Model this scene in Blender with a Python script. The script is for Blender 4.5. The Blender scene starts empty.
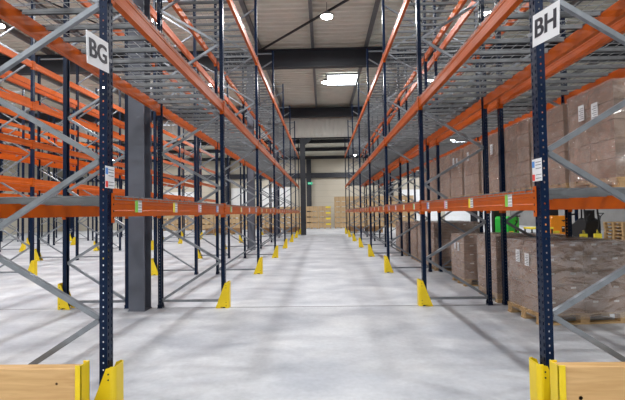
import bpy, bmesh, math, random
from mathutils import Vector, Matrix
random.seed(7)
S = bpy.context.scene
C = S.collection

# ------------------------------------------------------------------ materials
def mat(name, col, rough=.5, metal=0.0, noise=0.0, nscale=8.0, bump=0.0, bscale=30.0, emit=None, estr=1.0, spec=.5, stretch=None):
    m = bpy.data.materials.new(name); m.use_nodes = True
    nt = m.node_tree; b = nt.nodes['Principled BSDF']
    b.inputs['Base Color'].default_value = (*col, 1); b.inputs['Roughness'].default_value = rough
    b.inputs['Metallic'].default_value = metal; b.inputs['Specular IOR Level'].default_value = spec
    tc = nt.nodes.new('ShaderNodeTexCoord'); src = tc.outputs['Object']
    if stretch:
        mp = nt.nodes.new('ShaderNodeMapping'); mp.inputs['Scale'].default_value = stretch
        nt.links.new(src, mp.inputs['Vector']); src = mp.outputs['Vector']
    if noise:
        n = nt.nodes.new('ShaderNodeTexNoise'); n.inputs['Scale'].default_value = nscale; n.inputs['Detail'].default_value = 6
        nt.links.new(src, n.inputs['Vector'])
        r = nt.nodes.new('ShaderNodeValToRGB')
        r.color_ramp.elements[0].position = .3; r.color_ramp.elements[1].position = .7
        r.color_ramp.elements[0].color = (*[c*(1-noise) for c in col], 1)
        r.color_ramp.elements[1].color = (*[min(1, c*(1+noise)) for c in col], 1)
        nt.links.new(n.outputs['Fac'], r.inputs['Fac']); nt.links.new(r.outputs['Color'], b.inputs['Base Color'])
    if bump:
        n2 = nt.nodes.new('ShaderNodeTexNoise'); n2.inputs['Scale'].default_value = bscale; n2.inputs['Detail'].default_value = 4
        nt.links.new(src, n2.inputs['Vector'])
        bp = nt.nodes.new('ShaderNodeBump'); bp.inputs['Strength'].default_value = bump; bp.inputs['Distance'].default_value = .02
        nt.links.new(n2.outputs['Fac'], bp.inputs['Height']); nt.links.new(bp.outputs['Normal'], b.inputs['Normal'])
    if emit:
        b.inputs['Emission Color'].default_value = (*emit, 1); b.inputs['Emission Strength'].default_value = estr
    return m

M = {}
M['orange'] = mat('orange_enamel', (.49, .084, .0018), .42, noise=.10, nscale=5, spec=.22)
M['blue'] = mat('navy_enamel', (.0018, .0105, .036), .32, noise=.12, nscale=6, spec=.2)
M['galv'] = mat('galvanised_steel', (.24, .26, .285), .34, .5, noise=.14, nscale=14)
M['wire'] = mat('galvanised_wire', (.26, .27, .28), .45, .5)
M['channel'] = mat('deck_channel_steel', (.17, .178, .185), .45, .4, noise=.12, nscale=10)
M['yellow'] = mat('yellow_enamel', (.80, .58, .008), .38, noise=.05, nscale=6)
M['steel'] = mat('dark_grey_steel', (.10, .11, .14), .5, noise=.10, nscale=3)
M['girder'] = mat('charcoal_girder', (.022, .025, .034), .5, noise=.10, nscale=3)
M['rail'] = mat('grey_purlin', (.22, .225, .23), .45, .3, noise=.1)
M['black'] = mat('black_plastic', (.012, .012, .014), .5, noise=.1)
M['white'] = mat('white_card', (.80, .81, .83), .35, noise=.03)
M['ink'] = mat('dark_ink', (.03, .033, .045), .4, noise=.03)
M['green'] = mat('green_label', (.25, .62, .08), .5, noise=.03)
M['ylab'] = mat('yellow_label', (.85, .70, .04), .5, noise=.03)
M['pink'] = mat('pink_label', (.75, .40, .55), .5, noise=.03)
M['lblue'] = mat('blue_label', (.08, .28, .70), .5, noise=.03)
M['red'] = mat('red_label', (.75, .05, .04), .5, noise=.03)
M['darkhole'] = mat('rubber', (.015, .015, .015), .8, noise=.1)
M['forkorange'] = mat('orange_bodywork', (.78, .25, .01), .35, noise=.04)
M['forkgreen'] = mat('green_bodywork', (.02, .50, .05), .4, noise=.04)
M['carton'] = mat('brown_cardboard', (.345, .225, .16), .75, noise=.12, nscale=3)
M['crate'] = mat('pale_cardboard', (.52, .36, .20), .75, noise=.12, nscale=2)
M['kraft'] = mat('kraft_carton', (.34, .19, .08), .75, noise=.15, nscale=2)
M['tape'] = mat('carton_print', (.80, .76, .72), .6, noise=.05)
M['pwood'] = mat('pallet_wood', (.50, .33, .16), .7, noise=.25, nscale=9, stretch=(1, 6, 6))
M['lens'] = mat('lamp_lens', (.9, .9, .9), .3, noise=.01, emit=(1, .98, .94), estr=55)
M['exit'] = mat('exit_sign_green', (.02, .45, .25), .4, noise=.02, emit=(.05, .8, .45), estr=.35)
M['sky'] = mat('skylight_pane', (.85, .88, .95), .3, noise=.01, emit=(.86, .92, 1.0), estr=9)
M['door'] = mat('white_door_panel', (.82, .84, .86), .4, noise=.03)
M['greywall'] = mat('grey_block_wall', (.24, .235, .23), .8, noise=.12, nscale=1.5)

def wood_mat():
    m = mat('barrier_timber', (.62, .36, .13), .55)
    nt = m.node_tree; b = nt.nodes['Principled BSDF']
    tc = nt.nodes.new('ShaderNodeTexCoord'); mp = nt.nodes.new('ShaderNodeMapping')
    mp.inputs['Scale'].default_value = (1.2, 8, 14)
    n = nt.nodes.new('ShaderNodeTexNoise'); n.inputs['Scale'].default_value = 2.2; n.inputs['Detail'].default_value = 7; n.inputs['Distortion'].default_value = .8
    r = nt.nodes.new('ShaderNodeValToRGB')
    r.color_ramp.elements[0].position = .3; r.color_ramp.elements[0].color = (.53, .31, .12, 1)
    r.color_ramp.elements[1].position = .7; r.color_ramp.elements[1].color = (.66, .42, .19, 1)
    # knots
    mp2 = nt.nodes.new('ShaderNodeMapping'); mp2.inputs['Scale'].default_value = (2.6, .1, 6.0); mp2.inputs['Location'].default_value = (.45, 0, .2)
    v = nt.nodes.new('ShaderNodeTexVoronoi'); v.inputs['Scale'].default_value = 1.0
    r2 = nt.nodes.new('ShaderNodeValToRGB'); r2.color_ramp.elements[0].position = .05; r2.color_ramp.elements[1].position = .085
    r2.color_ramp.elements[0].color = (.30, .16, .07, 1); r2.color_ramp.elements[1].color = (1, 1, 1, 1)
    mx = nt.nodes.new('ShaderNodeMix'); mx.data_type = 'RGBA'; mx.blend_type = 'MULTIPLY'; mx.inputs['Factor'].default_value = 1
    L = nt.links.new
    L(tc.outputs['Object'], mp.inputs['Vector']); L(mp.outputs[0], n.inputs['Vector']); L(n.outputs['Fac'], r.inputs['Fac'])
    L(tc.outputs['Object'], mp2.inputs['Vector']); L(mp2.outputs[0], v.inputs['Vector']); L(v.outputs['Distance'], r2.inputs['Fac'])
    L(r.outputs['Color'], mx.inputs['A']); L(r2.outputs['Color'], mx.inputs['B']); L(mx.outputs['Result'], b.inputs['Base Color'])
    return m
M['timber'] = wood_mat(); M['knot'] = mat('timber_knot', (.17, .085, .035), .7, noise=.2)

def floor_mat():
    m = bpy.data.materials.new('power_floated_concrete'); m.use_nodes = True
    nt = m.node_tree; b = nt.nodes['Principled BSDF']; L = nt.links.new
    tc = nt.nodes.new('ShaderNodeTexCoord')
    def noise(sc, det, stretch, dist=0.0):
        mp = nt.nodes.new('ShaderNodeMapping'); mp.inputs['Scale'].default_value = stretch
        n = nt.nodes.new('ShaderNodeTexNoise'); n.inputs['Scale'].default_value = sc; n.inputs['Detail'].default_value = det; n.inputs['Distortion'].default_value = dist
        L(tc.outputs['Object'], mp.inputs['Vector']); L(mp.outputs[0], n.inputs['Vector']); return n
    n1 = noise(.9, 8, (1, 1.6, 1), .6); n2 = noise(2.6, 8, (1, 1.5, 1), .5); n3 = noise(20, 6, (1, 1, 1))
    def ramp(n, p0, p1, c0, c1):
        r = nt.nodes.new('ShaderNodeValToRGB'); e = r.color_ramp.elements
        e[0].position = p0; e[1].position = p1; e[0].color = (*c0, 1); e[1].color = (*c1, 1); L(n.outputs['Fac'], r.inputs['Fac']); return r
    r1 = ramp(n1, .34, .68, (.375, .395, .435), (.575, .59, .61))
    r2 = ramp(n2, .30, .70, (.88, .885, .90), (1.07, 1.07, 1.06))
    r3 = ramp(n3, .30, .70, (.93, .93, .93), (1.05, 1.05, 1.05))
    a = nt.nodes.new('ShaderNodeMix'); a.data_type = 'RGBA'; a.blend_type = 'MULTIPLY'; a.inputs['Factor'].default_value = 1
    c = nt.nodes.new('ShaderNodeMix'); c.data_type = 'RGBA'; c.blend_type = 'MULTIPLY'; c.inputs['Factor'].default_value = 1
    L(r1.outputs[0], a.inputs['A']); L(r2.outputs[0], a.inputs['B']); L(a.outputs['Result'], c.inputs['A']); L(r3.outputs[0], c.inputs['B'])
    L(c.outputs['Result'], b.inputs['Base Color'])
    rr = nt.nodes.new('ShaderNodeMapRange'); rr.inputs['To Min'].default_value = .38; rr.inputs['To Max'].default_value = .62
    L(n2.outputs['Fac'], rr.inputs['Value']); L(rr.outputs[0], b.inputs['Roughness'])
    b.inputs['Specular IOR Level'].default_value = .35
    return m
M['floor'] = floor_mat()

def panel_mat(name, col, axis, pitch, dark=.8):
    """flat cladding whose coloured seams repeat along one axis"""
    m = mat(name, col, .5)
    nt = m.node_tree; b = nt.nodes['Principled BSDF']; L = nt.links.new
    tc = nt.nodes.new('ShaderNodeTexCoord'); sp = nt.nodes.new('ShaderNodeSeparateXYZ'); L(tc.outputs['Object'], sp.inputs[0])
    d = nt.nodes.new('ShaderNodeMath'); d.operation = 'DIVIDE'; d.inputs[1].default_value = pitch; L(sp.outputs[axis], d.inputs[0])
    f = nt.nodes.new('ShaderNodeMath'); f.operation = 'FRACT'; L(d.outputs[0], f.inputs[0])
    g = nt.nodes.new('ShaderNodeMath'); g.operation = 'GREATER_THAN'; g.inputs[1].default_value = .06; L(f.outputs[0], g.inputs[0])
    r = nt.nodes.new('ShaderNodeValToRGB'); r.color_ramp.elements[0].color = (*[c*dark for c in col], 1); r.color_ramp.elements[1].color = (*col, 1)
    L(g.outputs[0], r.inputs['Fac']); L(r.outputs[0], b.inputs['Base Color'])
    return m
M['clad'] = panel_mat('beige_wall_cladding', (.52, .48, .40), 2, .6, .86)
M['ceil'] = mat('beige_roof_sheet', (.68, .665, .575), .5, noise=.05, nscale=2)
M['fascia'] = mat('cream_ribbed_sheet', (.62, .60, .54), .5, noise=.04, nscale=2)

def film_mat():
    m = bpy.data.materials.new('stretch_film'); m.use_nodes = True
    nt = m.node_tree; L = nt.links.new
    for n in list(nt.nodes):
        if n.type != 'OUTPUT_MATERIAL': nt.nodes.remove(n)
    out = [n for n in nt.nodes if n.type == 'OUTPUT_MATERIAL'][0]
    tc = nt.nodes.new('ShaderNodeTexCoord'); oi = nt.nodes.new('ShaderNodeObjectInfo')
    sc = nt.nodes.new('ShaderNodeMath'); sc.operation = 'MULTIPLY'; sc.inputs[1].default_value = 40; L(oi.outputs['Random'], sc.inputs[0])
    def noise(stretch, rot, scale, det, dist):
        mp = nt.nodes.new('ShaderNodeMapping'); mp.inputs['Scale'].default_value = stretch; mp.inputs['Rotation'].default_value = rot
        add = nt.nodes.new('ShaderNodeVectorMath'); add.operation = 'ADD'
        L(tc.outputs['Object'], mp.inputs['Vector']); L(mp.outputs[0], add.inputs[0]); L(sc.outputs[0], add.inputs[1])
        n = nt.nodes.new('ShaderNodeTexNoise'); n.inputs['Scale'].default_value = scale; n.inputs['Detail'].default_value = det; n.inputs['Distortion'].default_value = dist
        L(add.outputs[0], n.inputs['Vector']); return n
    n = noise((2.0, 2.0, 3.6), (.5, .4, 0), 1.4, 3, 1.2)
    bp = nt.nodes.new('ShaderNodeBump'); bp.inputs['Strength'].default_value = 1; bp.inputs['Distance'].default_value = .05
    L(n.outputs['Fac'], bp.inputs['Height'])
    # milky creases where the film overlaps itself
    c = noise((3.0, 3.0, 5.0), (.35, .2, 0), 1.6, 7, 1.0)
    r = nt.nodes.new('ShaderNodeValToRGB'); e = r.color_ramp.elements
    e[0].position = .42; e[0].color = (.12, .12, .12, 1); e[1].position = .85; e[1].color = (.48, .48, .48, 1); L(c.outputs['Fac'], r.inputs['Fac'])
    tr = nt.nodes.new('ShaderNodeBsdfTransparent'); gl = nt.nodes.new('ShaderNodeBsdfGlossy'); gl.inputs['Roughness'].default_value = .10
    gl.inputs['Color'].default_value = (.95, .95, .95, 1)
    df = nt.nodes.new('ShaderNodeBsdfDiffuse'); df.inputs['Color'].default_value = (.74, .63, .58, 1)
    L(bp.outputs[0], gl.inputs['Normal'])
    m1 = nt.nodes.new('ShaderNodeMixShader'); L(r.outputs[0], m1.inputs[0]); L(tr.outputs[0], m1.inputs[1]); L(df.outputs[0], m1.inputs[2])
    m2 = nt.nodes.new('ShaderNodeMixShader'); m2.inputs[0].default_value = .19; L(m1.outputs[0], m2.inputs[1]); L(gl.outputs[0], m2.inputs[2])
    L(m2.outputs[0], out.inputs[0])
    return m
M['film'] = film_mat()

# ------------------------------------------------------------------ mesh helpers
class MB:
    def __init__(s): s.v = []; s.f = []; s.mi = []; s.mats = []
    def _m(s, m):
        if m not in s.mats: s.mats.append(m)
        return s.mats.index(m)
    def poly(s, vs, fs, m):
        o = len(s.v); s.v += [tuple(v) for v in vs]; k = s._m(m)
        for f in fs: s.f.append([o+i for i in f]); s.mi.append(k)
    def box(s, x0, x1, y0, y1, z0, z1, m):
        x0, x1 = min(x0, x1), max(x0, x1); y0, y1 = min(y0, y1), max(y0, y1); z0, z1 = min(z0, z1), max(z0, z1)
        s.poly([(x0,y0,z0),(x1,y0,z0),(x1,y1,z0),(x0,y1,z0),(x0,y0,z1),(x1,y0,z1),(x1,y1,z1),(x0,y1,z1)],
               [(0,3,2,1),(4,5,6,7),(0,1,5,4),(1,2,6,5),(2,3,7,6),(3,0,4,7)], m)
    def prism(s, prof, axis, a0, a1, m):
        """extrude a closed 2D profile along an axis (x: prof=(y,z), y: prof=(x,z), z: prof=(x,y))"""
        n = len(prof)
        def P(p, a): return {'x': (a, p[0], p[1]), 'y': (p[0], a, p[1]), 'z': (p[0], p[1], a)}[axis]
        vs = [P(p, a0) for p in prof] + [P(p, a1) for p in prof]
        fs = [tuple(range(n)), tuple(range(2*n-1, n-1, -1))] + [(i, i+n, (i+1) % n+n, (i+1) % n) for i in range(n)]
        s.poly(vs, fs, m)
    def bar(s, a, b, w, h, m, up=(0, 1, 0)):
        a = Vector(a); b = Vector(b); d = (b-a).normalized(); u = Vector(up); r = d.cross(u).normalized(); u = r.cross(d).normalized()
        vs = []
        for p in (a, b):
            for i, j in ((-1,-1),(1,-1),(1,1),(-1,1)): vs.append(p + r*(i*w/2) + u*(j*h/2))
        s.poly(vs, [(0,3,2,1),(4,5,6,7),(0,1,5,4),(1,2,6,5),(2,3,7,6),(3,0,4,7)], m)
    def cyl(s, c, r, h, m, axis='z', n=16, r2=None):
        r2 = r if r2 is None else r2; vs = []
        for k, (rr, t) in enumerate(((r, 0), (r2, h))):
            for i in range(n):
                a = 2*math.pi*i/n; u, w = rr*math.cos(a), rr*math.sin(a)
                vs.append({'z': (c[0]+u, c[1]+w, c[2]+t), 'x': (c[0]+t, c[1]+u, c[2]+w), 'y': (c[0]+u, c[1]+t, c[2]+w)}[axis])
        s.poly(vs, [tuple(range(n-1, -1, -1)), tuple(range(n, 2*n))] + [(i, (i+1) % n, (i+1) % n+n, i+n) for i in range(n)], m)
    def mesh(s, name, bevel=0):
        me = bpy.data.meshes.new(name); me.from_pydata(s.v, [], s.f)
        for m in s.mats: me.materials.append(M[m])
        me.polygons.foreach_set('material_index', s.mi)
        bm = bmesh.new(); bm.from_mesh(me); bmesh.ops.recalc_face_normals(bm, faces=bm.faces)
        if bevel: bmesh.ops.bevel(bm, geom=bm.edges[:], offset=bevel, segments=1, affect='EDGES', clamp_overlap=True)
        bm.to_mesh(me); bm.free(); me.update(); return me

def put(name, me, loc=(0, 0, 0), parent=None, rz=0, label=None, cat=None, group=None, kind=None):
    o = bpy.data.objects.new(name, me); C.objects.link(o); o.location = loc; o.rotation_euler = (0, 0, rz)
    if parent: o.parent = parent
    if label: o['label'] = label
    if cat: o['category'] = cat
    if group: o['group'] = group
    if kind: o['kind'] = kind
    return o

def struct(name, mb, bevel=0): return put(name, mb.mesh(name, bevel), kind='structure')
ORD = ['first', 'second', 'third', 'fourth', 'fifth', 'sixth', 'seventh', 'eighth', 'ninth', 'tenth', 'eleventh', 'twelfth', 'thirteenth', 'fourteenth', 'fifteenth', 'sixteenth']

# ------------------------------------------------------------------ layout numbers (metres)
BAY = 3.6; D0 = 3.036; NB = 7
FD = 1.01            # frame depth centre to centre
TOP = 6.93
XA = 1.587

# ------------------------------------------------------------------ building
mb = MB(); mb.box(-27, 18.2, -14, 41.2, -.2, 0, 'floor'); 
mb2 = mb
struct('floor', mb)
# shallow saw-cut joints: dark strips of sealant set in the slab
M['joint'] = mat('joint_sealant', (.15, .155, .165), .7, noise=.1)
jn = 0
for yj in (6.62, 16.9, 27.2):
    m = MB(); m.box(-27, 18, yj-.011, yj+.011, -.01, .0015, 'joint'); jn += 1; struct('trim_%d' % jn, m)
for xj in (-8.6+0.2, 8.6):
    m = MB(); m.box(xj-.01, xj+.01, -14, 41, -.01, .0012, 'joint'); jn += 1; struct('trim_%d' % jn, m)

# corrugated roof sheet, ribs across the aisle
def corrug(x0, x1, y0, y1, z, pitch, dep, m, along='x'):
    """sheet with trapezoid ribs; thickness 2 cm"""
    b = MB(); pr = []
    a0, a1 = (y0, y1) if along == 'x' else (x0, x1)
    a = a0; top = []
    while a < a1 - 1e-6:
        for t, h in ((0, 0), (.30, 0), (.42, 1), (.88, 1)): top.append((min(a+t*pitch, a1), h*dep))
        a += pitch
    top.append((a1, 0))
    return top
def roof(name, x0, x1, y0, y1, z, pitch=.33, dep=.085):
    prof = corrug(x0, x1, y0, y1, z, pitch, dep, 'ceil')
    b = MB(); n = len(prof); vs = []; fs = []
    for x in (x0, x1):
        for a, h in prof: vs.append((x, a, z+h))
    for i in range(n-1): fs.append((i, i+1, n+i+1, n+i))
    b.poly(vs, fs, 'ceil'); b.box(x0, x1, y0, y1, z+dep+.02, z+dep+.14, 'ceil')
    return struct(name, b)
ZR = 8.5
roof('ceiling', -27, 18.2, -14, 27.5, ZR)
roof('ceiling.001', -27, 18.2, 27.6, 41.2, 7.05)
# outer walls
m = MB(); m.box(-27, 18.2, 41, 41.2, 0, 7.1, 'clad'); struct('wall_back', m)
m = MB(); m.box(-27.2, -27, -14, 41.2, 0, 8.6, 'clad'); struct('wall_left', m)
m = MB(); m.box(18.2, 18.4, -14, 41.2, 0, 8.6, 'greywall'); struct('wall_right', m)
m = MB(); m.box(-27, 18.2, -14.2, -14, 0, 8.6, 'clad'); struct('wall_front', m)
# ribbed fascia above the opening to the lower hall
b = MB(); x = -27.0; vs = []; pf = []
while x < 18.2:
    for t, h in ((0, 0), (.09, 0), (.12, .04), (.23, .04)): pf.append((x+t, 27.485-h*.5))
    x += .27
n = len(pf)
vs = [(p[0], p[1], 6.46) for p in pf] + [(p[0], p[1], 7.9) for p in pf]
b.poly(vs, [(i, i+1, n+i+1, n+i) for i in range(n-1)], 'fascia'); b.box(-27, 18.2, 27.50, 27.60, 6.46, 8.6, 'fascia')
struct('wall_fascia', b)

tn = [jn]
def trim(mb, bevel=0):
    tn[0] += 1; return struct('trim_%d' % tn[0], mb, bevel)
def ibeam_x(y, z0, z1, x0, x1, w=.28, m='girder'):
    b = MB(); b.box(x0, x1, y-w/2, y+w/2, z0, z0+.03, m); b.box(x0, x1, y-w/2, y+w/2, z1-.03, z1, m); b.box(x0, x1, y-.012, y+.012, z0+.03, z1-.03, m); return b
for y in (-3.7, 6.75, 17.2, 26.95):
    trim(ibeam_x(y, 7.52 if y < 20 else 7.68, 8.28, -27, 18.2))
def ibeam_y(x, z0, z1, y0, y1, w=.12, m='rail'):
    b = MB(); b.box(x-w/2, x+w/2, y0, y1, z0, z0+.02, m); b.box(x-w/2, x+w/2, y0, y1, z1-.02, z1, m); b.box(x-.012, x+.012, y0, y1, z0, z1, m); return b
x = -.3 - 2.23*11
while x < 18:
    trim(ibeam_y(x, 8.30, 8.5, -14, 27.4)); x += 2.23
# low hall: cross beams and purlins
for y, z0, z1 in ((27.9, 6.42, 6.62), (31.5, 6.72, 7.0), (35.5, 6.72, 7.0)):
    trim(ibeam_x(y, z0, z1, -27, 18.2, .22))
trim(ibeam_x(39.6, 6.55, 6.85, -27, 18.2, .2))
m = MB(); m.box(-27, 18.2, 40.72, 40.98, 4.86, 5.34, 'girder'); trim(m)       # wall rail
for x in (-25.3, -17.3, -9.3, -1.3, 6.7, 14.7):
    m = MB(); m.box(x-.23, x+.23, 40.68, 40.74, 0, 6.7, 'girder'); m.box(x-.02, x+.02, 40.74, 40.9, 0, 6.7, 'girder'); m.box(x-.23, x+.23, 40.9, 40.96, 0, 6.7, 'girder'); trim(m)
# H-section columns
def hcol(x, y, zt, w=.36, m='steel'):
    b = MB(); b.box(x-w/2, x+w/2, y-w/2, y-w/2+.022, 0, zt, m); b.box(x-w/2, x+w/2, y+w/2-.022, y+w/2, 0, zt, m)
    b.box(x-.01, x+.01, y-w/2+.02, y+w/2-.02, 0, zt, m); b.box(x-w/2-.01, x+w/2+.01, y-w/2-.01, y+w/2+.01, 0, .012, m)
    return b
def hcol_r(x, y, zt, w=.36, m='steel'):
    """flanges face left and right, web seen from the aisle as a recess; the near edge shows the flange tips"""
    b = MB(); b.box(x-w/2, x-w/2+.022, y-w/2, y+w/2, 0, zt, m); b.box(x+w/2-.022, x+w/2, y-w/2, y+w/2, 0, zt, m)
    b.box(x-w/2, x+w/2, y-.01, y+.01, 0, zt, m); b.box(x-w/2-.03, x+w/2+.03, y-w/2-.03, y+w/2+.03, 0, .025, m)
    return b
for x in (-2.885, -14.2, -25.4):
    for y in (6.62, 17.0, 26.85):
        trim(hcol(x, y-.09, 7.52, .25))
trim(hcol(-1.27, 27.55, 6.42, .34, 'girder'))
b = MB(); b.prism([(-1.10, 6.42), (-1.10, 5.95), (-.55, 6.42)], 'y', 27.5, 27.6, 'girder'); trim(b)    # haunch
for x in (-12.6, 9.9):
    trim(hcol(x, 27.55, 6.42, .34, 'girder'))
# roof bracing rods
def rod(a, b_, r=.03, m='black'):
    b = MB(); b.bar(a, b_, r*2, r*2, m, up=(0, 0, 1)); return b
for xo in (-2.5, -13.7, 8.7):
    trim(rod((xo, 17.0, 8.2), (xo+4.7, 11.6, 8.24))); 
    trim(rod((xo+7.2, 17.0, 8.2), (xo+4.4, 11.0, 8.24), .02))
# white sectional doors in the back wall, skylights in the roof
def door(n, x0, x1, zt):
    b = MB(); z = 0
    while z < zt-.01:
        b.box(x0, x1, 40.92, 40.99, z+.01, min(z+.5, zt), 'door'); z += .5
    b.box(x0-.08, x0, 40.88, 40.99, 0, zt+.08, 'door'); b.box(x1, x1+.08, 40.88, 40.99, 0, zt+.08, 'door'); b.box(x0, x1, 40.88, 40.99, zt, zt+.08, 'door')
    struct('door_%d' % n, b)
door(1, -8.9, -7.2, 3.9); door(2, -6.0, -3.2, 3.9); door(3, 7.6, 11.4, 3.5); door(4, 12.0, 17.6, 3.5); door(5, -15.5, -12.5, 3.6)
def skylight(n, x0, x1, y0, y1, z):
    b = MB(); b.box(x0, x1, y0, y1, z-.02, z+.01, 'sky')
    for a in (x0, x1): b.box(a-.04, a+.04, y0, y1, z-.06, z+.02, 'rail')
    for a in (y0, y1): b.box(x0, x1, a-.04, a+.04, z-.06, z+.02, 'rail')
    struct('window_%d' % n, b)
k = 1
for y0 in (-1.5, 20.9):
    for x0 in (-21.7, -10.8, .33):
        skylight(k, x0, x0+1.6, y0, y0+1.8, 8.47); k += 1
skylight(k, 10.4, 11.6, 33.1, 34.9, 7.0); k += 1

# ------------------------------------------------------------------ high bay lamps
lamp_h = MB(); lamp_h.cyl((0, 0, .02), .21, .05, 'rail', n=24); lamp_h.cyl((0, 0, .07), .13, .10, 'rail', n=20, r2=.09)
lamp_h = lamp_h.mesh('lamp_housing')
lamp_l = MB(); lamp_l.cyl((0, 0, 0), .19, .02, 'lens', n=24); lamp_l = lamp_l.mesh('lamp_lens')
lamp_p = MB(); lamp_p.cyl((0, 0, .17), .010, .33, 'black', n=8); lamp_p = lamp_p.mesh('pendant')
AISLE = {.25: 'the central aisle', 5.5: 'the open floor right of the pallet loads', 11.1: 'the parked trucks', 16.0: 'the grey right wall',
         -5.45: 'the first aisle to the left', -10.95: 'the second aisle to the left', -16.4: 'the third aisle to the left', -22: 'the far left of the hall'}
def lamp(x, y, z, P, label):
    e = put('high_bay_lamp', None, (x, y, z), label=label, cat='lamp', group='round high bay lamps under the roof')
    put('lamp_housing', lamp_h, parent=e); put('lamp_lens', lamp_l, parent=e); put('pendant', lamp_p, parent=e)
    li = bpy.data.lights.new('lamp_light', 'AREA'); li.shape = 'DISK'; li.size = .45; li.energy = P; li.color = (.98, .985, 1)
    put('lamp_light', li, (0, 0, -.02), parent=e)
PW = 232
rowsY = [(-7.3, 'behind the viewpoint'), (-.3, 'overhead'), (6.78, 'near'), (13.75, 'midway'), (20.8, 'far')]
for i, (y, w) in enumerate(rowsY):
    for x in [a for a in AISLE if a < 11]:
        lamp(x, y + (.35 if y == 6.78 else 0), 8.0, PW, 'round lamp over %s, %s row from the front' % (AISLE[x], ORD[i]))
for x in (-19, -13, -5, 3, 9.5, 15):
    for j, y in enumerate((30.3, 37.5)):
        lamp(x, y, 6.55, PW*.85, 'round lamp in the low rear hall, %s row, %s from the left' % (('front', 'back')[j], ORD[(-19, -13, -5, 3, 9.5, 15).index(x)]))

# ------------------------------------------------------------------ racking components
_cache = {}
def cached(key, fn):
    if key not in _cache: _cache[key] = fn()
    return _cache[key]

def perforated_post(s):
    """open C upright with real slots: face towards the aisle (side s), flanges to the back"""
    b = MB(); W = .041; Dp = .028; t = .0025
    npit = int(TOP/.05)
    def strip(fixed, axis, a0, a1, holes, hw, hh):
        # a sheet spanning a0..a1 (transverse) and 0..TOP, with rectangular slots; holes = transverse centres
        xs = [a0]
        for h in holes: xs += [h-hw, h+hw]
        xs.append(a1)
        cells = []
        for i in range(len(xs)-1):
            hole = (i % 2 == 1)
            if not hole: cells.append((xs[i], xs[i+1], 0, TOP))
            else:
                z = 0.0
                for k in range(npit):
                    z0 = k*.05+.025-hh
                    cells.append((xs[i], xs[i+1], z, z0)); z = k*.05+.025+hh
                cells.append((xs[i], xs[i+1], z, TOP))
        for (u0, u1, z0, z1) in cells:
            if axis == 'y': b.box(fixed-t/2, fixed+t/2, u0, u1, z0, z1, 'blue')
            else: b.box(u0, u1, fixed-t/2, fixed+t/2, z0, z1, 'blue')
    strip(s*Dp, 'y', -W, W, [-.024, .024], .007, .014)
    x0, x1 = sorted((-s*Dp, s*Dp))
    strip(-W, 'x', x0, x1, [0], .005, .006)
    strip(W, 'x', x0, x1, [0], .005, .006)
    for q in (-1, 1):      # return lips
        b.box(-s*Dp-t/2, -s*Dp+t/2, q*W, q*(W-.018), 0, TOP, 'blue')
    return b.mesh('upright_post')
def plain_post(s):
    b = MB(); W = .041; Dp = .028; t = .003
    b.box(s*Dp-t/2, s*Dp+t/2, -W, W, 0, TOP, 'blue')
    for q in (-1, 1):
        b.box(-Dp, Dp, q*W-t/2, q*W+t/2, 0, TOP, 'blue'); b.box(-s*Dp-t/2, -s*Dp+t/2, q*W, q*(W-.018), 0, TOP, 'blue')
    return b.mesh('upright_post')
def foot(s):
    b = MB(); b.box(-.042, .042, -.05, .05, 0, .008, 'blue'); b.box(-.036, .036, -.046, -.043, 0, .06, 'blue'); b.box(-.036, .036, .043, .046, 0, .06, 'blue')
    for q in (-1, 1): b.cyl((-s*.034, q*.038, .008), .006, .012, 'galv', n=6)
    return b.mesh('base_plate')
def brace(s, kind):
    """a C-section lacing bar between the post at x=0 (aisle side) and x=-s*FD"""
    b = MB(); xf, xb = -s*.035, -s*(FD-.035)
    if kind == 'h': a, c = (xf, 0, 0), (xb, 0, 0)
    elif kind == 'up': a, c = (xb, 0, 0), (xf, 0, .60)     # rises towards the aisle
    else: a, c = (xf, 0, 0), (xb, 0, .56)
    b.bar(a, c, .003, .036, 'galv')
    d = (Vector(c)-Vector(a)).normalized(); r = d.cross(Vector((0, 1, 0))).normalized()
    w = .035
    b2 = MB()
    A = Vector(a); Cc = Vector(c)
    # back of the channel plus its two flanges
    b2.bar(A+Vector((0, -.016, 0)), Cc+Vector((0, -.016, 0)), w, .003, 'galv')
    b2.bar(A+r*(w/2), Cc+r*(w/2), .003, .034, 'galv'); b2.bar(A-r*(w/2), Cc-r*(w/2), .003, .034, 'galv')
    for P_, q in ((A, 1), (Cc, -1)): 
        pp = P_ + d*(q*.018); b2.cyl((pp.x, pp.y-.026, pp.z), .009, .012, 'galv', axis='y', n=6)
    return b2.mesh('diagonal_brace' if kind != 'h' else 'horizontal_brace')
def beam(s, conn=True):
    """box beam along +y from post centre to post centre; s = side its face looks to"""
    b = MB(); o = s*.030
    P = [(o, -.075), (o, -.030), (o-s*.004, -.024), (o-s*.004, .024), (o, .030), (o, .075), (o-s*.035, .075), (o-s*.035, .048), (o-s*.055, .048), (o-s*.055, -.075)]
    b.prism(P, 'y', .047, BAY-.047, 'orange')
    for y, q in ((.047, -1), (BAY-.047, 1)):
        # end connector: L plate hooked over the post face
        b.box(o+s*.002, o-s*.055, y-.002, y+.002, -.12, .10, 'orange')
        b.box(s*.0355, s*.0395, y, y+q*.042, -.12, .10, 'orange')
        for z in (-.09, -.04, .01, .06): b.box(s*.0395, s*.0415, y+q*.012, y+q*.022, z, z+.014, 'darkhole')
    return b.mesh('beam')
DW = .878
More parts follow.
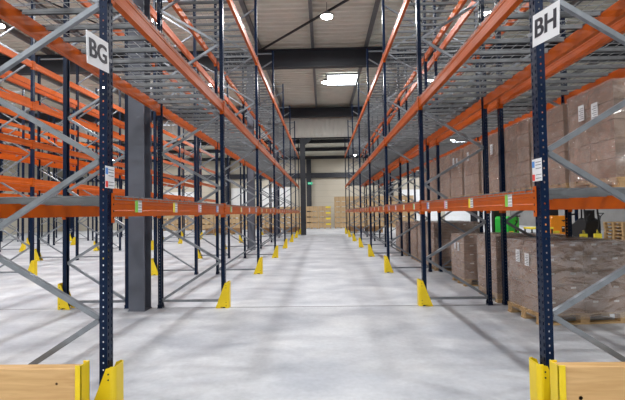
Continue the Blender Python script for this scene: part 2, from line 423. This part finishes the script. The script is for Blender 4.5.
def deck(s):
    """welded mesh deck: three U channels under a wire grid; x from beam to beam, origin at the middle of its near edge"""
    b = MB(); xf = s*.012; xb = -s*(FD+.012)
    x0, x1 = sorted((xf-s*.045, xb+s*.045))
    for yc in (.13, .44, .75):
        b.box(x0, x1, yc-.017, yc+.017, -.003, 0, 'channel')
        b.box(x0, x1, yc-.017, yc-.014, -.040, 0, 'channel'); b.box(x0, x1, yc+.014, yc+.017, -.040, 0, 'channel')
        b.box(x0, x1, yc-.017, yc+.017, -.026, -.023, 'channel')
        for e in (xf, xb):
            b.box(e-.030, e+.030, yc-.02, yc+.02, .0, .006, 'channel')
    r = .0025
    y = .045
    while y < DW-.01:
        b.box(min(xf, xb)-.015, max(xf, xb)+.015, y-r, y+r, .005, .005+2*r, 'wire')
        for e, q in ((xf, s), (xb, -s)):
            b.box(e+q*.018-r, e+q*.018+r, y-r, y+r, -.022, .01, 'wire')
        y += .0985
    xx = min(xf, xb)
    while xx <= max(xf, xb)+.001:
        b.box(xx-r, xx+r, .015, DW-.015, 0, 2*r, 'wire'); xx += (abs(xf-xb))/9
    for e, q in ((xf, s), (xb, -s)): b.box(e+q*.018-r, e+q*.018+r, .015, DW-.015, -.024, -.018, 'wire')
    return b.mesh('wire_deck')
def beam_label(s, colr):
    b = MB(); o = s*.0305
    b.box(o, o+s*.001, -.065, .065, -.052, .052, 'white')
    lo = -.065 if s > 0 else .010
    b.box(o+s*.001, o+s*.0016, lo, lo+.055, -.052, .052, colr)
    t0 = lo+.060 if s > 0 else -.060
    for k in range(4): b.box(o+s*.001, o+s*.0016, t0, t0+.062, -.041+k*.025, -.036+k*.025, 'ink')
    return b.mesh('beam_label')
def sticker(s):
    b = MB(); o = s*.0305
    b.box(o, o+s*.001, -.06, .06, -.014, .014, 'white'); b.box(o+s*.001, o+s*.0014, -.045, .045, -.003, .003, 'ink'); return b.mesh('sticker')
def post_label(s):
    b = MB(); x = s*.0400
    b.box(x, x+s*.002, -.09, .04, -.08, .08, 'white')
    l0 = -.09 if s > 0 else .005
    b.box(x+s*.002, x+s*.0028, l0, l0+.035, .02, .065, 'lblue'); b.box(x+s*.002, x+s*.0028, l0, l0+.035, -.075, -.03, 'red')
    t0 = l0+.042 if s > 0 else -.083
    for z in (.055, .035, .01, -.035, -.06): b.box(x+s*.002, x+s*.0026, t0, t0+.075, z-.002, z+.002, 'ink')
    return b.mesh('location_label')

def rack(name_label, Xf, s, b0=0, levels=((1.55, True), (3.20, True), (5.27, True)), hi=True, labels=False, back_stickers=False, nb=NB):
    """one run of racking. Xf = centre of its aisle-side posts, s=+1 if the aisle lies towards +x"""
    Y0 = D0 + b0*BAY
    root = put('pallet_rack', None, (Xf, Y0, 0), label=name_label, cat='pallet rack', group='blue and orange pallet racks')
    nbay = nb-b0
    for i in range(nbay+1):
        y = i*BAY
        det = hi and (i+b0) <= 3
        for side, px, ps in (('f', 0, s), ('b', -s*FD, -s)):
            pm = cached(('post', ps, det), lambda: perforated_post(ps) if det else plain_post(ps))
            p = put('upright_post', pm, (px, y, 0), root)
            put('base_plate', cached(('foot', ps), lambda: foot(ps)), (0, 0, 0), p)
            if labels and side == 'f' and i == 0:
                put('location_label', cached(('plab', s), lambda: post_label(s)), (0, 0, 1.765), p, label='white location label with blue and red squares')
        put('horizontal_brace', cached(('br', s, 'h'), lambda: brace(s, 'h')), (0, y, .11), root)
        put('horizontal_brace', cached(('br', s, 'h'), None), (0, y, 6.84), root)
        for k in range(6):
            z = .13 + k*1.17
            if z + .60 < TOP: put('diagonal_brace', cached(('br', s, 'up'), lambda: brace(s, 'up')), (0, y, z), root)
            if z + 1.2 < TOP: put('diagonal_brace', cached(('br', s, 'dn'), lambda: brace(s, 'dn')), (0, y, z+.60), root)
    for i in range(nbay):
        for li, (z, dk) in enumerate(levels):
            y = i*BAY
            bf = put('beam', cached(('beam', s), lambda: beam(s)), (0, y, z), root)
            bb = put('beam', cached(('beam', -s), lambda: beam(-s)), (-s*FD, y, z), root)
            if labels and li == 0:
                for k, cl in enumerate(('green', 'ylab', 'pink', 'lblue')):
                    put('beam_label', cached(('bl', s, cl), lambda: beam_label(s, cl)), (0, .47+k*.885, .01), bf)
            if back_stickers and li == 1:
                for k in range(2): put('sticker', cached(('st', -s), lambda: sticker(-s)), (0, .9+k*1.5, -.02), bb)
            if dk:
                for k in range(4):
                    put('wire_deck', cached(('deck', s), lambda: deck(s)), (0, y+.035+k*.884, z+.078), root)
    return root
bare = lambda *z: tuple((q, False) for q in z)
rack('blue and orange rack run lining the left side of the central aisle', -XA, 1, labels=True)
rack('blue and orange rack run with missing middle beams, behind the first run to the left', -XA-2*FD-.53, -1, 0, bare(1.55, 5.27), hi=False)
rack('blue and orange rack run lining the right side of the central aisle, empty of goods', XA, -1, labels=True)
rack('blue and orange rack run holding the wrapped pallet loads at right', XA+2*FD+.25, 1, 0)
# the last call has its aisle side away from the central aisle, back posts at 2.845
CL = bare(1.45, 2.35, 3.3, 4.27, 5.3)
rack('four-level rack run on the far side of the first left aisle', -7.245, 1, 1, bare(2.35, 3.3, 4.27, 5.3), hi=False)
rack('three-level rack run back to back with the one beyond the first left aisle', -9.575, -1, 1, bare(2.35, 3.3, 5.3), hi=False)
rack('three-level rack run on the far side of the second left aisle', -12.75, 1, 2, bare(2.35, 4.27, 5.3), hi=False)
rack('two-level rack run back to back with the one beyond the second left aisle', -15.05, -1, 3, bare(2.35, 5.3), hi=False)
rack('distant rack run on the far side of the third left aisle', -18.3, 1, 4, bare(2.35, 5.3), hi=False)

# ------------------------------------------------------------------ post guards
def guard(s):
    """folded plate around the aisle side of a post; s = side of the aisle; origin at the post centre"""
    b = MB(); H = .402; xo = s*.102; xi = -s*.115; t = .006; W = .078; r = .034
    for q in (-1, 1):
        y0, y1 = sorted((q*W, q*(W-t)))
        # flank plate with a sloping edge and a notch at the floor
        prof = [(xo-s*r, 0), (s*.05, 0), (s*.035, .022), (-s*.03, .022), (-s*.05, 0), (xi, 0), (s*.036, H-.008), (xo-s*r, H)]
        b.prism(prof, 'y', y0, y1, 'yellow')
        for z in (H-.045, H-.085, .09, .04): b.cyl((s*.055, q*(W+.0005) if q > 0 else q*W-.0035, z), .006, .003, 'darkhole', axis='y', n=8)
        b.box(xi, s*.0, q*W, q*(W-.03), 0, .006, 'yellow')
    # rounded corners and the face
    pts = []
    for q in (-1, 1):
        arc = []
        for k in range(5):
            a = math.pi/2*k/4
            arc.append((xo-s*r+s*r*math.sin(a), q*(W-r)+q*r*math.cos(a)))
        pts += arc if q < 0 else arc[::-1]
    n = len(pts)
    inner = [(p[0]-s*t*.9, p[1]*(1-t/W)) for p in pts]
    b.prism(pts + inner[::-1], 'z', 0, H+.005, 'yellow')
    return b.mesh('post_guard')
def put_guards(X, s, b0, where):
    for i in range(b0, NB+1):
        e = put('post_guard', cached(('guard', s), lambda: guard(s)), (X, D0+i*BAY, .0), label='yellow steel post guard, %s from the front, %s' % (ORD[i], where), cat='post guard', group='yellow post guards')
put_guards(-XA, 1, 0, 'left side of the central aisle')
put_guards(XA, -1, 0, 'right side of the central aisle')
put_guards(-XA-2*FD-.53, -1, 0, 'near side of the first left aisle')
put_guards(-7.245, 1, 1, 'far side of the first left aisle')
put_guards(-9.575, -1, 1, 'near side of the second left aisle')
put_guards(-12.75, 1, 2, 'far side of the second left aisle')
put_guards(-15.05, -1, 3, 'near side of the third left aisle')

# ------------------------------------------------------------------ end barriers
def barrier(s, label):
    """s=-1 left. yellow channel post + two timber planks running outwards"""
    X = s*(1.611 if s < 0 else 1.510); e = put('end_barrier', None, (X, 2.81, 0), label=label, cat='barrier', group='timber barriers at the ends of the racks')
    H = (.492 if s < 0 else .474); b = MB(); t = .007; fw = .042 if s < 0 else .050
    for x, w in ((0, fw),):
        b.box(0, s*t, -.052, .052, 0, H, 'yellow')
        b.box(0, s*w, -.052, -.052+t, 0, H, 'yellow'); b.box(0, s*w, .052-t, .052, 0, H, 'yellow')
        b.box(-s*.04, s*.13, -.09, .09, 0, .008, 'yellow')
    put('barrier_post', b.mesh('barrier_post', .0015), parent=e, label='yellow channel post')
    b = MB(); x = s*1.13
    b.box(x, x-s*t, -.052, .052, 0, H, 'yellow'); b.box(x, x-s*.05, -.052, -.052+t, 0, H, 'yellow'); b.box(x, x-s*.05, .052-t, .052, 0, H, 'yellow')
    b.box(x+s*.04, x-s*.13, -.09, .09, 0, .008, 'yellow')
    put('barrier_post', b.mesh('barrier_post', .0015), parent=e, label='yellow channel post')
    for z0, z1 in ((.01, .236), (.240, .470 if s < 0 else .462)):
        b = MB(); b.box(s*.009, s*1.12, -.043, .043, z0, z1, 'timber'); me = b.mesh('timber_plank', .004)
        if z1 > .4:
            kb = MB(); kx, kz, kr = ((-.17, .37, .008) if s < 0 else (.145, .262, .013)); kb.cyl((kx, -.0436, kz), kr, .0008, 'knot', axis='y', n=14); kb.cyl((kx+s*.42, -.0436, kz+.03), kr*.7, .0008, 'knot', axis='y', n=12); kb.cyl((kx, -.0436, kz), kr, .0008, 'knot', axis='y', n=14)
        pl = put('timber_plank', me, parent=e, label='pine plank')
        if z1 > .4: put('knot', kb.mesh('knot'), parent=pl, label='dark knot')
barrier(-1, 'pine plank barrier with yellow post at the foot of the left rack end')
barrier(1, 'pine plank barrier with yellow post at the foot of the right rack end')

# ------------------------------------------------------------------ aisle signs
def text_mesh(txt, size, offset=.016):
    cu = bpy.data.curves.new('lettering', 'FONT'); cu.body = txt; cu.size = size; cu.align_x = 'CENTER'; cu.align_y = 'CENTER'; cu.extrude = .0006; cu.offset = offset*size/1.0
    o = bpy.data.objects.new('tmp', cu); C.objects.link(o); bpy.context.view_layer.update()
    dg = bpy.context.evaluated_depsgraph_get(); me = bpy.data.meshes.new_from_object(o.evaluated_get(dg))
    bpy.data.objects.remove(o); bpy.data.curves.remove(cu)
    bm = bmesh.new()
    for k, dx in enumerate((-.0035, 0, .0035)):
        n0 = len(bm.verts); bm.from_mesh(me); bm.verts.ensure_lookup_table()
        for v in bm.verts[n0:]: v.co.x += dx; v.co.z += k*.0003
    bm.to_mesh(me); bm.free()
    me.materials.clear(); me.materials.append(M['ink']); me.name = 'lettering'; return me
def sign(txt, corners, s, label):
    """corners: top-left and top-right of the plate as read, then height"""
    A, B_, H = Vector(corners[0]), Vector(corners[1]), corners[2]
    u = (B_-A); W = u.length; u.normalize(); mid = (A+B_)/2 - Vector((0, 0, H/2))
    up = Vector((0, 0, 1)); nrm = u.cross(up).normalized(); up = nrm.cross(u)
    R = Matrix((u, up, nrm)).transposed().to_4x4()
    b = MB(); b.box(-W/2, W/2, -H/2, H/2, -.002, .002, 'white')
    o = bpy.data.objects.new('aisle_sign', b.mesh('aisle_sign')); C.objects.link(o)
    o.matrix_world = Matrix.Translation(mid) @ R
    o['label'] = label; o['category'] = 'sign'; o['group'] = 'white aisle signs'
    t = put('lettering', text_mesh(txt, .172), (0, -.0, .0028), o, label='dark lettering')
    bk = MB(); bk.box(-.01 if s < 0 else .0, .01 if s < 0 else .0, -.0, .0, 0, 0, 'galv')
    br = MB(); 
    # short bracket from the back of the plate to the post
    bx = (W/2-.02) if s < 0 else (-W/2+.02)
    br.box(bx-.012, bx+.012, -H/2+.02, H/2-.02, -.022, -.002, 'galv')
    br.box(bx-.012, bx+(.10 if s < 0 else -.10), -.012, .012, -.022, -.018, 'galv')
    put('bracket', br.mesh('bracket'), (0, 0, 0), o, label='galvanised bracket')
sign('BG', ((-1.522, 2.665, 2.706), (-1.512, 2.925, 2.722), .215), -1, 'white aisle sign lettered BG on the left front post')
sign('BH', ((1.478, 2.875, 2.815), (1.517, 2.625, 2.80), .215), 1, 'white aisle sign lettered BH on the right front post')

# ------------------------------------------------------------------ pallets and loads
def pallet_mesh(w=1.2, d=.8, name='wooden_pallet'):
    """EUR style; long side w along x, depth d along y, top at .144"""
    b = MB()
    for k in range(3):
        y = -d/2+.05+k*(d-.1)/2; b.box(-w/2, w/2, y-.05, y+.05, 0, .022, 'pwood')
    for i in range(3):
        for k in range(3):
            x = -w/2+.07+i*(w-.14)/2; y = -d/2+.05+k*(d-.1)/2; b.box(x-.06, x+.06, y-.05, y+.05, .022, .10, 'pwood')
    for i in range(3):
        x = -w/2+.07+i*(w-.14)/2; b.box(x-.065, x+.065, -d/2, d/2, .10, .122, 'pwood')
    for k in range(5):
        y = -d/2+.07+k*(d-.14)/4; b.box(-w/2, w/2, y-.062, y+.062, .122, .144, 'pwood')
    return b.mesh(name)
PAL = pallet_mesh(); PALY = pallet_mesh(.8, 1.2)
def carton_mesh(w, d, h, marks=True):
    b = MB(); b.box(-w/2, w/2, -d/2, d/2, 0, h, 'carton')
    if marks:
        for x in (-w/4, w/4):
            b.box(x-.035, x+.035, -d/2-.0008, -d/2, h*.72, h*.86, 'tape'); b.box(x-.035, x+.035, d/2, d/2+.0008, h*.72, h*.86, 'tape')
        b.box(-w/2, w/2, -.02, .02, h, h+.0008, 'tape')
    return b.mesh('carton')
def film_mesh(w, d, z0, z1):
    """wrap skin, slightly bulged and creased"""
    bm = bmesh.new(); n = 10; rnd = random.Random(int(z1*1000))
    g = .008
    def ring(z, k):
        pts = []
        for (ax, ay, bx, by) in ((-1,-1,1,-1),(1,-1,1,1),(1,1,-1,1),(-1,1,-1,-1)):
            for i in range(n):
                t = i/n; x = ax+(bx-ax)*t; y = ay+(by-ay)*t
                j = (rnd.random()*.010) if 0 < i else 0
                nx = (ay == by); 
                px = x*(w/2+g); py = y*(d/2+g)
                if ay == by: py += j*ay
                else: px += j*ax
                pts.append(bm.verts.new((px, py, z)))
        return pts
    nz = 14; rings = [ring(z0+(z1+g-z0)*k/nz, k) for k in range(nz+1)]
    for k in range(nz):
        for i in range(4*n): bm.faces.new((rings[k][i], rings[k][(i+1) % (4*n)], rings[k+1][(i+1) % (4*n)], rings[k+1][i]))
    bm.faces.new(rings[-1])
    me = bpy.data.meshes.new('stretch_wrap'); bm.normal_update(); bm.to_mesh(me); bm.free(); me.materials.append(M['film']); return me
def paper_mesh():
    b = MB(); b.box(-.0012, 0, -.05, .05, -.085, .085, 'white')
    for k in range(6): b.box(-.0018, -.0012, -.038, .038-.02*(k % 2), -.065+k*.022, -.059+k*.022, 'ink')
    return b.mesh('paper_label')
def load(x, y, z, w, d, H, layers, papers, label, group, rz=0):
    e = put('pallet_load', None, (x, y, z), rz=rz, label=label, cat='pallet load', group=group)
    put('wooden_pallet', PAL, parent=e)
    h = (H-.144)/layers; nx, ny = 2, 2
    cm = cached(('carton', w, d, round(h, 4)), lambda: carton_mesh(w/nx-.006, d/ny-.006, h-.007))
    for l in range(layers):
        for i in range(nx):
            for j in range(ny):
                put('carton', cm, (-w/2+w/nx*(i+.5)+random.uniform(-.002, .002), -d/2+d/ny*(j+.5)+random.uniform(-.002, .002), .1455+l*h), e)
    put('stretch_wrap', cached(('film', w, d, H), lambda: film_mesh(w, d, .07, H)), parent=e, label='clear stretch film')
    for k in range(papers):
        put('paper_label', cached('paper', paper_mesh), (-w/2-.020, .10-.22*k if papers > 1 else .1, H-.22-.03*k), e)
XL = 3.355
gy = [5.86, 7.14, 8.62, 9.62, 10.78, 11.75, 12.75, 14.35, 15.4]
gH = [1.06, 1.06, 1.0, 1.05, 1.18, 1.18, 1.1, 1.1, 1.1]
for i, y in enumerate(gy):
    if i == 3: continue
    w = 1.14 if i == 0 else 1.20
    load(XL-.005-(.03 if i == 0 else 0)+(.015 if i == 1 else -.0), y, 0, w, .80, gH[i], 5, 2 if i in (0, 2, 4) else 0,
         'film-wrapped brown carton load on the floor at right, %s from the front' % ORD[i if i < 3 else i-1], 'wrapped pallet loads on the floor', .08 if i == 0 else 0)
uy = [4.48, 5.33, 6.155, 7.12, 8.03, 8.92, 9.77, 10.75, 11.7]
for i, y in enumerate(uy):
    load(XL+.105, y, 1.64, 1.2, .75, 1.10 if i != 1 else 1.08, 5, 2 if i in (0, 3, 5) else (1 if i in (1, 4) else 0),
         'film-wrapped brown carton load on the rack shelf at right, %s from the front' % ORD[i], 'wrapped pallet loads on the rack shelf')

# loose pallets stacked by the right wall
for sx, sy, n, nm in ((12.9, 18.3, 6, 'left'), (13.85, 18.2, 6, 'right')):
    for k in range(n):
        put('wooden_pallet', PALY, (sx+random.uniform(-.02, .02), sy+random.uniform(-.03, .03), k*.1445), rz=random.uniform(-.02, .02),
            label='empty wooden pallet, %s from the floor in the %s stack behind the loads' % (ORD[k], nm), cat='pallet', group='empty pallets stacked at right')

# crates across the back of the low hall
def crate_mesh(w, h, lab):
    b = MB()
    for x in (-w/2+.08, 0, w/2-.08): b.box(x-.06, x+.06, -.4, .4, 0, .09, 'pwood')
    b.box(-w/2, w/2, -.4, .4, .09, .112, 'pwood')
    b.box(-w/2+.01, w/2-.01, -.395, .395, .112, h-.01, 'crate')
    for x in (-w/6, w/6): b.box(x-.008, x+.008, -.398, -.395, .112, h-.01, 'kraft')
    return b.mesh('crate')
ylb = MB(); ylb.box(-.22, .22, -.003, 0, -.07, .07, 'ylab'); ylb = ylb.mesh('yellow_label')
n = 0
for c in range(13):
    x = .18 - c*1.19
    for k in range(4):
        o = put('crate', cached(('cr', .51), lambda: crate_mesh(1.17, .51, 1)), (x, 38.2, k*.51), label='pale boxed load, %s tier, %s column from right, low stack by the rear wall' % (ORD[k], ORD[c]), cat='crate', group='boxed loads stacked at the back left')
        if c in (0, 4): put('yellow_label', ylb, (.33, -.401, .40), o, label='yellow label')
for c in range(6):
    x = 1.66 + c*1.20
    for k in range(6):
        put('crate', cached(('cr', .48), lambda: crate_mesh(1.17, .48, 1)), (x+random.uniform(-.006, .006), 38.2, k*.48), label='pale boxed load, %s tier, %s column from left, tall stack by the rear wall' % (ORD[k], ORD[c]), cat='crate', group='boxed loads stacked at the back right')
# low brown boxes standing on the floor just beyond the rack ends
def lowbox_mesh():
    b = MB()
    for x in (-.52, 0, .52): b.box(x-.06, x+.06, -.4, .4, 0, .10, 'pwood')
    b.box(-.6, .6, -.4, .4, .10, .122, 'pwood'); b.box(-.58, .58, -.38, .38, .122, .46, 'kraft'); b.box(-.02, .02, -.384, -.38, .122, .46, 'crate')
    return b.mesh('low_box_load')
for i, x in enumerate((-7.7, -6.4, -3.6, -2.2, 2.3, 3.6)):
    put('low_box_load', cached('lowbox', lowbox_mesh), (x, 29.6, 0), label='low brown box load on the floor past the rack ends, %s from the left' % ORD[i], cat='box', group='low brown box loads')

# ------------------------------------------------------------------ trucks
def wheel(b, x, y, z, r=.12, w=.08): b.cyl((x-w/2, y, z), r, w, 'darkhole', axis='x', n=20); b.cyl((x-w/2-.003, y, z), r*.5, w+.006, 'rail', axis='x', n=14)
def stacker(x, y, rz, body, label, mast=2.0):
    e = put('stacker_truck', None, (x, y, 0), rz=rz, label=label, cat='forklift')
    b = MB(); b.prism([(-.35, .14), (-.35, 1.12), (-.28, 1.2), (.28, 1.2), (.36, 1.12), (.36, .14)], 'y', -.28, .34, body)
    put('body', b.mesh('body', .02), parent=e)
    b = MB(); b.box(-.36, .37, -.30, .36, .06, .14, 'black'); put('skirt', b.mesh('skirt'), parent=e)
    b = MB(); b.box(-.28, -.02, -.284, -.28, .50, .60, 'ylab'); b.box(-.26, -.04, -.287, -.284, .54, .56, 'ink'); put('decal', b.mesh('decal'), parent=e, label='yellow decal')
    b = MB(); b.box(.08, .20, -.284, -.28, .55, .78, 'black'); b.box(.09, .19, -.288, -.284, .70, .74, 'white'); put('control_panel', b.mesh('control_panel'), parent=e)
    b = MB(); b.prism([(.06, 1.03), (.26, 1.03), (.16, .95)], 'y', -.285, -.28, 'black'); put('badge', b.mesh('badge'), parent=e)
    b = MB()
    for q in (-1, 1):
        b.box(q*.30-.035, q*.30+.035, .40, .50, .08, mast, 'black'); b.box(q*.22-.025, q*.22+.025, .44, .52, .08, mast-.1, 'black')
    for z in (.3, 1.0, mast-.05): b.box(-.33, .33, .42, .48, z-.04, z+.04, 'black')
    b.box(-.33, .33, .38, .40, .95, mast-.2, 'black')
    put('mast', b.mesh('mast'), parent=e)
    b = MB()
    for q in (-1, 1): b.box(q*.2-.06, q*.2+.06, .5, 1.6, .06, .10, 'black')
    b.box(-.3, .3, .5, .54, .06, .5, 'black'); put('forks', b.mesh('forks'), parent=e)
    for q in (-.28, .28):
        w = MB(); wheel(w, 0, 0, 0); put('wheel', w.mesh('wheel'), (q, -.05, .12), e)
    b = MB(); b.cyl((0, -.45, .95), .02, .3, 'black', n=8); b.bar((0, -.28, .75), (0, -.45, .98), .04, .04, 'black', up=(1, 0, 0)); b.box(-.16, .16, -.48, -.43, 1.18, 1.23, 'black')
    put('tiller', b.mesh('tiller'), (0, 0 if body == 'forkgreen' else .1, 0 if body == 'forkgreen' else -.62), parent=e) if body == 'forkgreen' else None
stacker(9.47, 17.2, 0, 'forkorange', 'orange stacker truck with a black mast parked behind the floor loads')
def reach(x, y, rz, body, label):
    e = put('forklift', None, (x, y, 0), rz=rz, label=label, cat='forklift')
    b = MB(); b.prism([(-.5, .15), (-.5, .9), (-.2, 1.05), (.2, .75), (.5, .7), (.5, .15)], 'x', -.45, .45, body); put('body', b.mesh('body', .02), parent=e)
    b = MB()
    for px, py in ((-.4, -.45), (.4, -.45), (-.4, .45), (.4, .45)): b.bar((px, py, .7), (px*.9, py*.8, 2.1), .05, .05, 'black', up=(0, 1, .1))
    for k in range(5): b.box(-.4, .4, -.4+k*.2, -.36+k*.2, 2.09, 2.12, 'black')
    b.box(-.4, -.36, -.4, .4, 2.09, 2.13, 'black'); b.box(.36, .4, -.4, .4, 2.09, 2.13, 'black'); put('overhead_guard', b.mesh('overhead_guard'), parent=e)
    b = MB(); b.box(-.25, .25, -.3, .2, .8, .9, 'black'); b.box(-.25, .25, -.38, -.3, .85, 1.4, 'black'); put('seat', b.mesh('seat', .01), parent=e)
    b = MB()
    for q in (-1, 1): b.box(q*.3-.04, q*.3+.04, .55, .68, .06, 2.3, 'blue')
    for z in (.3, 1.2, 2.25): b.box(-.34, .34, .58, .64, z-.04, z+.04, 'black')
    put('mast', b.mesh('mast'), parent=e)
    b = MB()
    for q in (-1, 1): b.box(q*.2-.05, q*.2+.05, .7, 1.7, .05, .09, 'ylab')
    b.box(-.3, .3, .68, .72, .05, .5, 'black'); put('forks', b.mesh('forks'), parent=e)
    for q in (-1, 1):
        for yy in (-.33, .35):
            w = MB(); wheel(w, 0, 0, 0, .17, .12); put('wheel', w.mesh('wheel'), (q*.44, yy, .17), e)
stacker(7.62, 17.4, .5, 'forkgreen', 'green stacker truck parked at the left of the orange one', 1.7)
reach(12.05, 19.6, .3, 'black', 'black forklift parked at the right of the orange stacker truck')
def pallet_jack(x, y, rz, label):
    e = put('pallet_truck', None, (x, y, 0), rz=rz, label=label, cat='pallet truck', group='yellow hand pallet trucks')
    b = MB()
    for q in (-1, 1): b.box(q*.19-.08, q*.19+.08, 0.1, 1.2, .05, .10, 'ylab')
    b.box(-.27, .27, -.02, .12, .05, .13, 'ylab'); put('forks', b.mesh('forks', .005), parent=e)
    b = MB(); b.box(-.13, .13, -.16, -.02, .06, .45, 'ylab'); b.cyl((0, -.1, .45), .05, .15, 'black', n=12); put('pump', b.mesh('pump', .005), parent=e)
    b = MB(); b.bar((0, -.12, .5), (0, -.32, 1.15), .035, .035, 'black', up=(1, 0, 0)); b.box(-.13, .13, -.345, -.315, 1.26, 1.29, 'black'); b.bar((0, -.32, 1.14), (-.13, -.33, 1.28), .025, .025, 'black', up=(0, 1, 0)); b.bar((0, -.32, 1.14), (.13, -.33, 1.28), .025, .025, 'black', up=(0, 1, 0)); put('handle', b.mesh('handle'), parent=e)
    w = MB(); wheel(w, 0, 0, 0, .09, .05); w = w.mesh('wheel')
    for q in (-.07, .07): put('wheel', w, (q, -.1, .09), e)
pallet_jack(10.5, 17.2, .2, 'yellow hand pallet truck next to the orange stacker truck')
pallet_jack(11.15, 17.3, -.1, 'yellow hand pallet truck next to the empty pallet stacks')
# a brown carton and white sack on a yellow trolley near the green machine
e = put('trolley', None, (7.95, 15.6, 0), label='yellow platform trolley behind the second floor load', cat='trolley')
b = MB(); b.box(-.4, .4, -.3, .3, .75, .82, 'ylab'); put('platform', b.mesh('platform', .01), parent=e)
b = MB(); 
for px in (-.36, .36):
    for py in (-.26, .26): b.box(px-.02, px+.02, py-.02, py+.02, .1, .75, 'black')
b.box(-.38, .38, -.28, .28, .12, .15, 'black'); put('frame', b.mesh('frame'), parent=e)
w = MB(); wheel(w, 0, 0, 0, .06, .04); w = w.mesh('wheel')
for px in (-.33, .33):
    for py in (-.24, .24): put('wheel', w, (px, py, .06), e)

# ------------------------------------------------------------------ small signs far away
b = MB(); b.box(-.22, .22, -.03, .03, -.11, .11, 'exit'); b.box(-.20, -.02, -.032, -.03, -.02, .02, 'white'); b.prism([(-.02, -.07), (.08, 0), (-.02, .07)], 'y', -.032, -.03, 'white')
put('exit_sign', b.mesh('exit_sign'), (-1.18, 40.64, 4.32), label='small green lit exit sign on the rear wall column', cat='sign')
for i, (x, z) in enumerate(((-18.0, 4.9), (-17.2, 4.4))):
    b = MB(); b.box(-.22, .22, -.02, .02, -.4, .4, 'red'); b.box(-.2, .2, -.03, -.02, .3, .32, 'white')
    put('red_board', b.mesh('red_board'), (x, 27.465, z+2.0), label='small red board high at far left, %s of the two' % ('left', 'right')[i], cat='sign', group='small red boards')

# ------------------------------------------------------------------ camera, world, view
cam = bpy.data.cameras.new('camera'); co = bpy.data.objects.new('camera', cam); C.objects.link(co)
cam.sensor_width = 36; cam.lens = 24.0; cam.clip_end = 200
yaw, pitch, roll = .024128, .029534, .015113
co.matrix_world = Matrix.Translation((.0091, 0, 1.4863)) @ Matrix.Rotation(yaw, 4, 'Z') @ Matrix.Rotation(math.pi/2+pitch, 4, 'X') @ Matrix.Rotation(-roll, 4, 'Z')
S.camera = co
w = bpy.data.worlds.new('world'); S.world = w; w.use_nodes = True
w.node_tree.nodes['Background'].inputs[0].default_value = (.6, .7, .85, 1); w.node_tree.nodes['Background'].inputs[1].default_value = .3
S.view_settings.view_transform = 'Standard'; S.view_settings.look = 'None'; S.view_settings.gamma = 1; S.view_settings.use_curve_mapping = False
S.view_settings.exposure = 0.06
